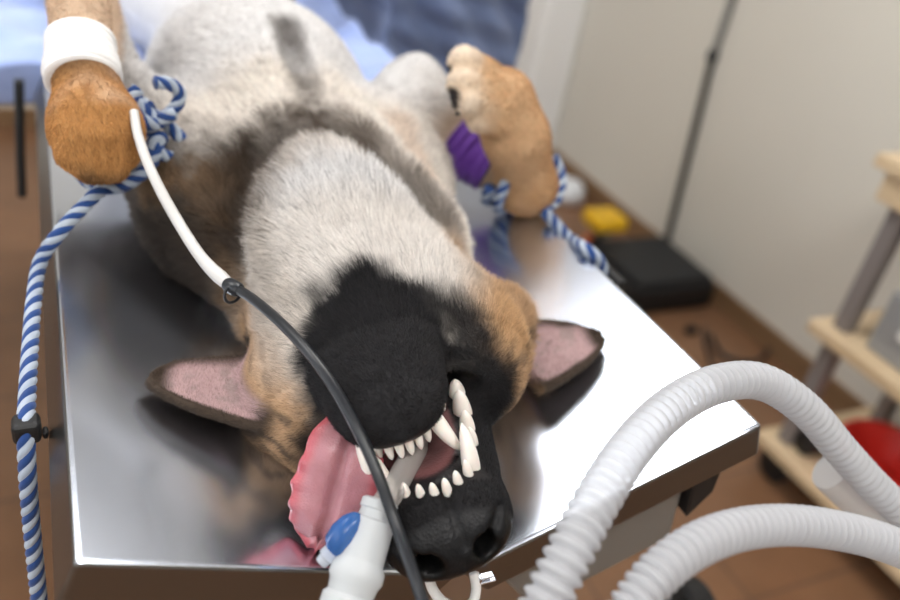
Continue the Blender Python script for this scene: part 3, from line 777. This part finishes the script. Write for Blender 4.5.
# left rope: knot on the paw, loop round it, run to the rim, hang through the cleat
axL = LP - LW
kc = at_y(157, 124, .43)
knot = [kc + V3(.016*math.sin(2*t)+.013*math.sin(5*t), .012*math.sin(3*t+.4), .026*math.cos(t)+.014*math.cos(4*t)) for t in np.linspace(0, 2*math.pi*.97, 60)]
loopL = [at_y(150, 108, .435), at_y(128, 96, .465), at_y(98, 92, .475), at_y(66, 104, .465), at_y(58, 128, .455), at_y(70, 160, .44), at_y(95, 186, .415), at_y(122, 186, .405), at_y(142, 172, .41), at_y(152, 148, .42)]
hangL = [at_y(160, 140, .425), at_y(148, 168, .405), at_y(125, 184, .395), at_y(102, 190, .385), at_y(82, 208, .375), at_z(60, 232, .985), at_z(42, 258, .962), at_z(34, 300, .950), at_z(30, 350, .940), at_z(27, 400, .932), CLEAT, at_y(27, 465, CLEAT[1]-.012), at_y(31, 520, CLEAT[1]-.016), at_y(36, 570, CLEAT[1]-.018), at_y(42, 625, CLEAT[1]-.02), at_y(56, 720, CLEAT[1]-.02)]
rope('rope', [('knot', knot), ('loop', loopL), ('free_run', hangL)], .0066, 'blue and white twisted rope from bandaged left paw hanging over left table edge')
axR = RW - RM
loopR = ring(RM + (RW-RM)*.78, axR, .041, 1.8, .028, .6)
runR = [at_y(553, 156, .44), at_y(561, 176, .425), at_y(556, 200, .405), at_y(545, 211, .390), at_y(551, 219, .380), at_y(570, 239, .345), V3(.276, .300, .959), V3(.2935, .292, .945), V3(.303, .290, .91), V3(.306, .290, .80), V3(.306, .290, .62)]
rope('rope', [('loop', loopR), ('free_run', runR)], .0075, 'blue and white twisted rope from purple-bandaged paw down over right table edge')

# ------------------------------------------------------------------ monitoring cable over the dog
cab = empty('monitor_cable', 'black cable with white upper section running across the dog to the bottom edge', 'cable')
wp = [at_y(134, 112, .385), at_y(138, 135, .36), at_y(153, 175, .32), at_y(180, 225, .275), at_y(205, 262, .235), at_y(231, 287, .205)]
tube('white_section', wp, np.interp(np.linspace(0,1,60), [0,.8,.93,1], [.0042,.0050,.0062,.0052]), M['cablewhite'], cab, label='white upper section of the cable')
bp = [at_y(229, 285, .207), at_y(250, 297, .18), at_y(285, 327, .125), at_y(320, 367, .075), at_y(350, 415, .035), at_y(376, 470, .0), at_y(396, 525, -.030), at_y(412, 570, -.06), at_y(424, 606, -.085), at_y(440, 665, -.12)]
tube('black_section', bp, .0042, M['rubber'], cab, n=120)
lathe('strain_relief', at_y(227, 284, .2085), at_y(240, 291, .194), [(0,.0055),(.2,.0066),(.8,.0064),(1,.005)], M['rubber'], cab)
rg = ring(at_y(233, 293, .20), at_y(240, 291, .194) - at_y(227, 284, .2085), .0085, 1, 0)
tube('retaining_ring', rg, .0013, M['rubber'], cab, n=40, seg=8)

# ------------------------------------------------------------------ endotracheal tube
et = empty('endotracheal_tube', 'clear breathing tube with white connector coming out of the dog\'s mouth', 'breathing tube')
e0, e1_, e2_, e3_ = at_y(428, 432, .09), at_y(411, 458, .030), at_y(390, 495, .002), at_y(378, 512, -.012)
tube('clear_tube', [e0, e1_, e2_, e3_], .0092, M['pvc'], et, n=40, seg=20)
def conn(prof, a, b, nm): lathe(nm, a, b, prof, M['connector'], et, 40)
cA, cB = at_y(381, 500, -.004), at_y(349, 598, -.045)
conn([(0,.0110),(.02,.0130),(.10,.0130),(.12,.0118),(.20,.0122),(.22,.0148),(.60,.0158),(.64,.0160),(.70,.0185),(.80,.0190),(.86,.0170),(.96,.0160),(1.0,.0185),(1.10,.0185),(1.12,.0160),(1.4,.016)], cA, cB, 'connector')
lathe('pilot_balloon', at_y(359, 514, -.012), at_y(330, 556, -.018), [(0,.002),(.06,.005),(.2,.0085),(.45,.0110),(.72,.0105),(.88,.006),(.9,.0058),(1,.0055)], M['balloon'], et, 20, label='blue inflatable pilot balloon')
lathe('balloon_valve', at_y(333, 551, -.0175), at_y(321, 563, -.019), [(0,.0065),(.5,.0068),(.6,.0052),(1,.0045)], M['cleartip'], et, 16, label='clear valve on the balloon')

# ------------------------------------------------------------------ corrugated hoses
def hose(name, pts, r, label, pitch=.0085, amp=.0042, end=None):
    pts = np.array([at_d(*q) for q in pts]); P = spline(pts, 1200); L = even(P, 1200)[1]; n = int(L/(pitch/6)); P = even(P, n)[0]
    s = np.linspace(0, L, n)
    R = r + amp*(1.2*np.abs(np.cos(np.pi*s/pitch)) - 1.0)
    V, F = tube_geo(P, R, 32)
    o = empty(name, label, 'hose', 'corrugated breathing hoses'); mesh_obj('corrugated_tube', V, F, M['hose'], o); return o, P
h1, P1 = hose('breathing_hose', [(500,690,.485), (541,612,.49), (568,556,.50), (596,502,.52), (628,452,.55), (668,410,.59), (714,385,.63), (762,382,.67), (804,408,.70), (841,450,.73), (872,484,.75), (905,515,.765)], .0148, 'white corrugated hose arching high across the right side of the table')
sl0, sl1 = at_d(830, 470, .79), at_d(918, 538, .82)
lathe('smooth_end', sl0, sl1, [(0,.0205),(.03,.0215),(.5,.027),(1,.030),(1.3,.030)], M['sleeve'], h1, 40, label='smooth milky end sleeve')
h2, P2 = hose('breathing_hose', [(585,690,.46), (627,615,.47), (655,577,.48), (690,549,.495), (733,531,.515), (780,525,.535), (830,529,.555), (880,541,.575), (930,562,.60)], .0130, 'white corrugated hose curving low along the bottom right in front of the floor', pitch=.0066)

# gauze tie under the nose, and a small steel clip
gz = [at_y(428, 574, -.005), at_y(433, 590, -.012), at_y(442, 601, -.02), at_y(458, 607, -.022), at_y(472, 603, -.02), at_y(476, 590, -.012), at_y(474, 573, -.004)]
tag(tube('gauze_tie', gz, .0042, M['gauze'], n=60, seg=10), 'white gauze loop hanging under the dog\'s nose', 'gauze tie')
ck = at_y(487, 578, -.008)
bm = bmesh.new(); box_bm(ck+V3(-.007,-.003,-.004), ck+V3(.008,.003,-.0015), bm); box_bm(ck+V3(-.007,-.003,.002), ck+V3(.005,.003,.0045), bm); box_bm(ck+V3(-.009,-.003,-.004), ck+V3(-.006,.003,.0045), bm)
tag(bm_obj('clip', bm, M['steel'], bevel=.001), 'small shiny metal clip beside the dog\'s nose at the table edge', 'clip')

# ------------------------------------------------------------------ drapes
def sheet(name, fn, nu, nv, thick, m, label, cat):
    V = [fn(i/(nu-1), j/(nv-1)) for i in range(nu) for j in range(nv)]
    F = [(i*nv+j, i*nv+j+1, (i+1)*nv+j+1, (i+1)*nv+j) for i in range(nu-1) for j in range(nv-1)]
    o = mesh_obj(name, V, F, m); md = o.modifiers.new('thick', 'SOLIDIFY'); md.thickness = thick; md.offset = 1 if thick > 0 else 0
    return tag(o, label, cat)
def drape_fn(a, b):
    x = -.72 + a*(.305 + .72); hem = .060
    # b: 0..0.12 front hem, then along the table
    if b < .14: y = .875 - .006*math.sin(a*40); drop = hem*(1-b/.14)**1.0
    else: y = .875 + (b-.14)/.86*.80; drop = 0
    if x > -.28: z = panel_z(x)
    else: z = HE
    wr = .006*math.sin(x*23 + y*9) + .004*math.sin(x*51 - y*31) + .004*math.sin(y*44 + x*13)
    z = z + .010 + (wr + .004)*(1 if b > .2 else b/.2)
    edge = max(0, (x - .286)/.02)
    z -= drop + .05*edge
    if b < .14: y -= .010*math.sin(math.pi*b/.28)
    return (x, y + .03*math.sin(a*5), z)
sheet('surgical_drape', drape_fn, 110, 70, .002, M['drape'], 'light blue surgical drape spread under the dog over the table\'s far end', 'drape')
# tall trolley under a slate-blue cloth, behind the far right corner of the table
def cloth_fn(a, b):
    # a round the outside (left side, front, right side), b downwards
    x0, x1, y0, y1 = .335, .640, 1.16, 1.55
    per = [(x0, y1), (x0, y0), (x1, y0), (x1, y1)]; Ls = [y1-y0, x1-x0, y1-y0]; tot = sum(Ls); d = a*tot; k = 0
    while k < 2 and d > Ls[k]: d -= Ls[k]; k += 1
    t = d/Ls[k]; x = per[k][0] + (per[k+1][0]-per[k][0])*t; y = per[k][1] + (per[k+1][1]-per[k][1])*t
    z = 1.27 - b*.85
    f = .016*math.sin(26*(x - .55*(1.27-z)) + 7*y) + .011*math.sin(61*(x - .8*(1.27-z)) + 2) + .006*math.sin(z*95 + x*20)
    if k == 1: y += f
    elif k == 0: x += f*.6
    else: x += f*.25
    return (x, y, z)
cl = sheet('blue_cloth', cloth_fn, 180, 90, .003, M['navy'], 'dark blue folded cloth hanging behind the far right corner of the table', 'cloth')
tr = empty('covered_trolley', 'metal trolley hidden under the dark blue cloth', 'trolley')
bm_obj('top_shelf', box_bm((.37, 1.20, 1.22), (.61, 1.53, 1.25)), M['steel_dark'], tr, bevel=.004)
bm_obj('lower_shelf', box_bm((.37, 1.20, .25), (.61, 1.53, .28)), M['steel_dark'], tr, bevel=.004)
for x in (.385, .595):
    for y in (1.215, 1.515): lathe('leg', (x, y, 0), (x, y, 1.22), [(0,.012),(1,.012)], M['steel_dark'], tr, 12)
# top of the cloth
bmx = bmesh.new(); box_bm((.345, 1.17, 1.2515), (.632, 1.55, 1.258), bmx); t_ = bm_obj('cloth_top', bmx, M['navy'], cl, bevel=.003)
# hanging dark strap on the far left
st = at_y(19, 82, .86)
tag(tube('strap', [at_y(19,80,.85), at_y(20,140,.85), at_y(22,196,.85)], .0065, M['darkgrey'], n=30, seg=10), 'dark strap hanging down from the drape at the far left', 'strap')

# ------------------------------------------------------------------ cord on the right wall, black box, cables, yellow tool
M['cordlow'] = mat('cord_brown_grey', (.035,.030,.027), .6)
cord = empty('hanging_cord', 'grey and black cord hanging down the pale right wall', 'cord')
tube('upper_cord', [V3(1.782,1.80,2.74), V3(1.783,1.80,1.6), at_x(713,57,1.784)], .013, mat('cord_grey', (.20,.20,.19), .6), cord, n=50, seg=10, label='lighter grey upper length')
lathe('joint', at_x(714,50,1.784), at_x(711,62,1.784), [(0,.014),(.2,.019),(.8,.019),(1,.014)], M['darkgrey'], cord, 14)
tube('lower_cord', [at_x(713,55,1.784), at_x(690,148,1.784), at_x(667,240,1.782)], .0125, M['cordlow'], cord, n=40, seg=10)
bx = empty('black_box', 'black plastic box standing on the floor by the right wall', 'box')
c0 = V3(1.60, 1.545, 0)
def plx(p, q, t): return (t, p, q)
BXA = [(1.39,.0),(1.39,.062),(1.43,.085),(1.70,.085),(1.70,.0)]
bm_obj('lid', box_bm((1.42, 1.40, .100), (1.735, 1.70, .125)), M['darkgrey'], bx, bevel=.008, label='dark grey top')
bm_obj('body', box_bm((1.40, 1.385, .008), (1.75, 1.715, .0999)), M['black'], bx, bevel=.01)
for x in (1.45,1.695):
    for y in (1.43,1.67): lathe('foot', (x,y,0), (x,y,.008), [(0,.012),(1,.012)], M['rubber'], bx, 10)
def cable(pts, r, label): tag(tube('cable', pts, r, M['rubber'], n=70, seg=8), label, 'cable', 'black cables on the floor')
cable([V3(1.775,1.715,.012), at_z(690,262,.012), at_z(718,282,.012), at_z(738,303,.012), at_z(762,322,.012), at_z(770,345,.012), at_z(752,362,.012), at_z(724,356,.012), at_z(711,335,.012)], .007, 'black cable looping on the floor along the baseboard right of the black box')
cable([at_z(705,328,.010), at_z(706,345,.010), at_z(712,368,.010), at_z(700,392,.010)], .007, 'short black cable leading from the black box toward the table')
cable([V3(1.735,1.72,.03), at_z(650,250,.010), at_z(628,243,.010), at_z(612,258,.010)], .006, 'thin dark cable behind the black box')
pl_ = empty('plug', 'small black plug on the floor in front of the black box', 'plug')
pz = at_z(690,333,.0)
bm_obj('plug_body', box_bm(pz+V3(-.02,-.014,.001), pz+V3(.02,.014,.026)), M['black'], pl_, bevel=.006)
yt = empty('yellow_tool', 'yellow-topped tool with dark handle standing on the floor by the wall', 'tool')
y0 = at_z(590, 262, 0.0)
lathe('handle', y0, y0+V3(0,0,.12), [(0,.03),(.1,.032),(.3,.018),(.85,.018),(1,.022)], M['black'], yt, 16)
lathe('collar', y0+V3(0,0,.1201), y0+V3(0.005,0,.150), [(0,.035),(.3,.045),(1,.047)], M['teal'], yt, 20)
bm = box_bm(y0+V3(-.058,-.065,.151), y0+V3(.075,.055,.205)); bm_obj('cap', bm, M['yellow'], yt, bevel=.018, seg=4, label='yellow cap')
ot = at_z(588, 248, 0)
tag(lathe('orange_cup', ot, ot+V3(0,0,.05), [(0,.02),(.1,.024),(.9,.028),(1,.026)], M['orange'], None, 18), 'small orange cup on the floor beside the yellow tool', 'cup')
wb = at_z(566, 200, 0)
def blob(name, c, r, m, seed, label, cat):
    bm = bmesh.new(); bmesh.ops.create_icosphere(bm, subdivisions=4, radius=1)
    P = np.array([v.co[:] for v in bm.verts]); n = fnoise(P, .5, seed)*.12 + fnoise(P, 1.5, seed+1)*.05
    for v, q, k in zip(bm.verts, P, n):
        w = V3(*r)*q*(1+k); w[2] = max(w[2], -r[2]*.7); v.co = c + w + V3(0,0,r[2]*.7)
    return tag(bm_obj(name, bm, m, smooth=True), label, cat)
blob('plastic_bag', wb, (.07,.07,.06), M['bag'], 5, 'crumpled white plastic bag on the floor by the wall', 'bag')

# ------------------------------------------------------------------ cart at right
cart = empty('wooden_cart', 'cart with pale wooden shelves and grey legs against the right wall', 'cart')
CX0, CX1, CY1, CY0 = 1.30, 1.74, .70, -.25
def shelf(z, th, nm='shelf', y1=CY1): bm_obj(nm, box_bm((CX0, CY0, z-th), (CX1, y1, z)), M['wood'], cart, bevel=.004)
shelf(.885, .03, 'top', CY1+.025)
bm_obj('apron', box_bm((CX0+.015, CY0+.02, .79), (CX0+.033, CY1-.005, .8549)), M['wood'], cart, bevel=.003)
bm_obj('apron', box_bm((CX0+.034, CY1-.024, .79), (CX1-.02, CY1-.006, .8549)), M['wood'], cart, bevel=.003)
shelf(.475, .032); shelf(.125, .03)
for x in (CX0+.034, CX1-.06):
    for y in (CY1-.074, CY0+.03):
        for za, zb in ((.1251,.4429),(.4751,.8549)):
            bm_obj('leg', box_bm((x, y, za), (x+.038, y+.038, zb)), M['legmetal'], cart, bevel=.003)
for x in (CX0+.05, CX1-.05):
    for y in (CY1-.06, CY0+.06):
        w = lathe('caster', (x-.014, y, .045), (x+.014, y, .045), [(0,.036),(.1,.045),(.9,.045),(1,.036)], M['black'], cart, 24)
        bm_obj('caster_fork', box_bm((x-.02, y-.02, .06), (x+.02, y+.02, .0949)), M['black'], w, bevel=.003)
gb = empty('grey_box', 'grey metal box on the middle shelf of the wooden cart', 'box')
bm_obj('casing', box_bm((1.345, .16, .476), (1.66, .575, .628)), M['greybox'], gb, bevel=.006)
lathe('dial', (1.3445, .50, .556), (1.332, .50, .556), [(0,.016),(.8,.015),(1,.010)], M['white'], gb, 18, label='pale round dial')
bs = at_z(872, 462, .1255)
bs = V3(1.47, .46, .1255)
tag(lathe('basin', bs, bs+V3(0,0,.10), [(0,.07),(.05,.085),(.85,.115),(.9,.125),(1,.125),(1.0,.114),(.15,.08),(.1,.0)], M['red'], None, 40), 'red plastic basin on the lower shelf of the wooden cart', 'basin')
cn = V3(1.40, .27, .1255)
tag(lathe('canister', cn, cn+V3(0,0,.16), [(0,.06),(.03,.065),(.9,.065),(.95,.055),(1,.05)], M['white'], None, 28), 'whitish canister beside the red basin on the lower shelf', 'canister')
sh = V3(1.375, .60, .1255)
tag(lathe('roller', sh+V3(-.03,.0,.0325), sh+V3(.06,-.01,.0325), [(0,.028),(.1,.032),(.9,.032),(1,.028)], M['black'], None, 20), 'black roller lying on the near corner of the cart\'s lower shelf', 'roller')

# ------------------------------------------------------------------ camera and view
cd = bpy.data.cameras.new('camera'); co = bpy.data.objects.new('camera', cd); COL.objects.link(co)
R3 = Matrix(((ROT[0,0], -ROT[0,1], -ROT[0,2]), (ROT[1,0], -ROT[1,1], -ROT[1,2]), (ROT[2,0], -ROT[2,1], -ROT[2,2])))
co.matrix_world = Matrix.Translation(CAM) @ R3.to_4x4()
cd.sensor_width = 36; cd.lens = FOC*36/900; cd.clip_start = .02
cd.dof.use_dof = True; cd.dof.focus_distance = .63; cd.dof.aperture_fstop = 2.5
SC.camera = co
w = bpy.data.worlds.new('world'); SC.world = w; w.use_nodes = True; w.node_tree.nodes['Background'].inputs[0].default_value = (.8,.88,1,1); w.node_tree.nodes['Background'].inputs[1].default_value = .3
SC.view_settings.view_transform = 'Standard'; SC.view_settings.look = 'None'; SC.view_settings.gamma = 1; SC.view_settings.use_curve_mapping = False
SC.view_settings.exposure = 0.39
SC.cycles.use_denoising = True
SC.cycles.max_bounces = 8; SC.cycles.transparent_max_bounces = 24
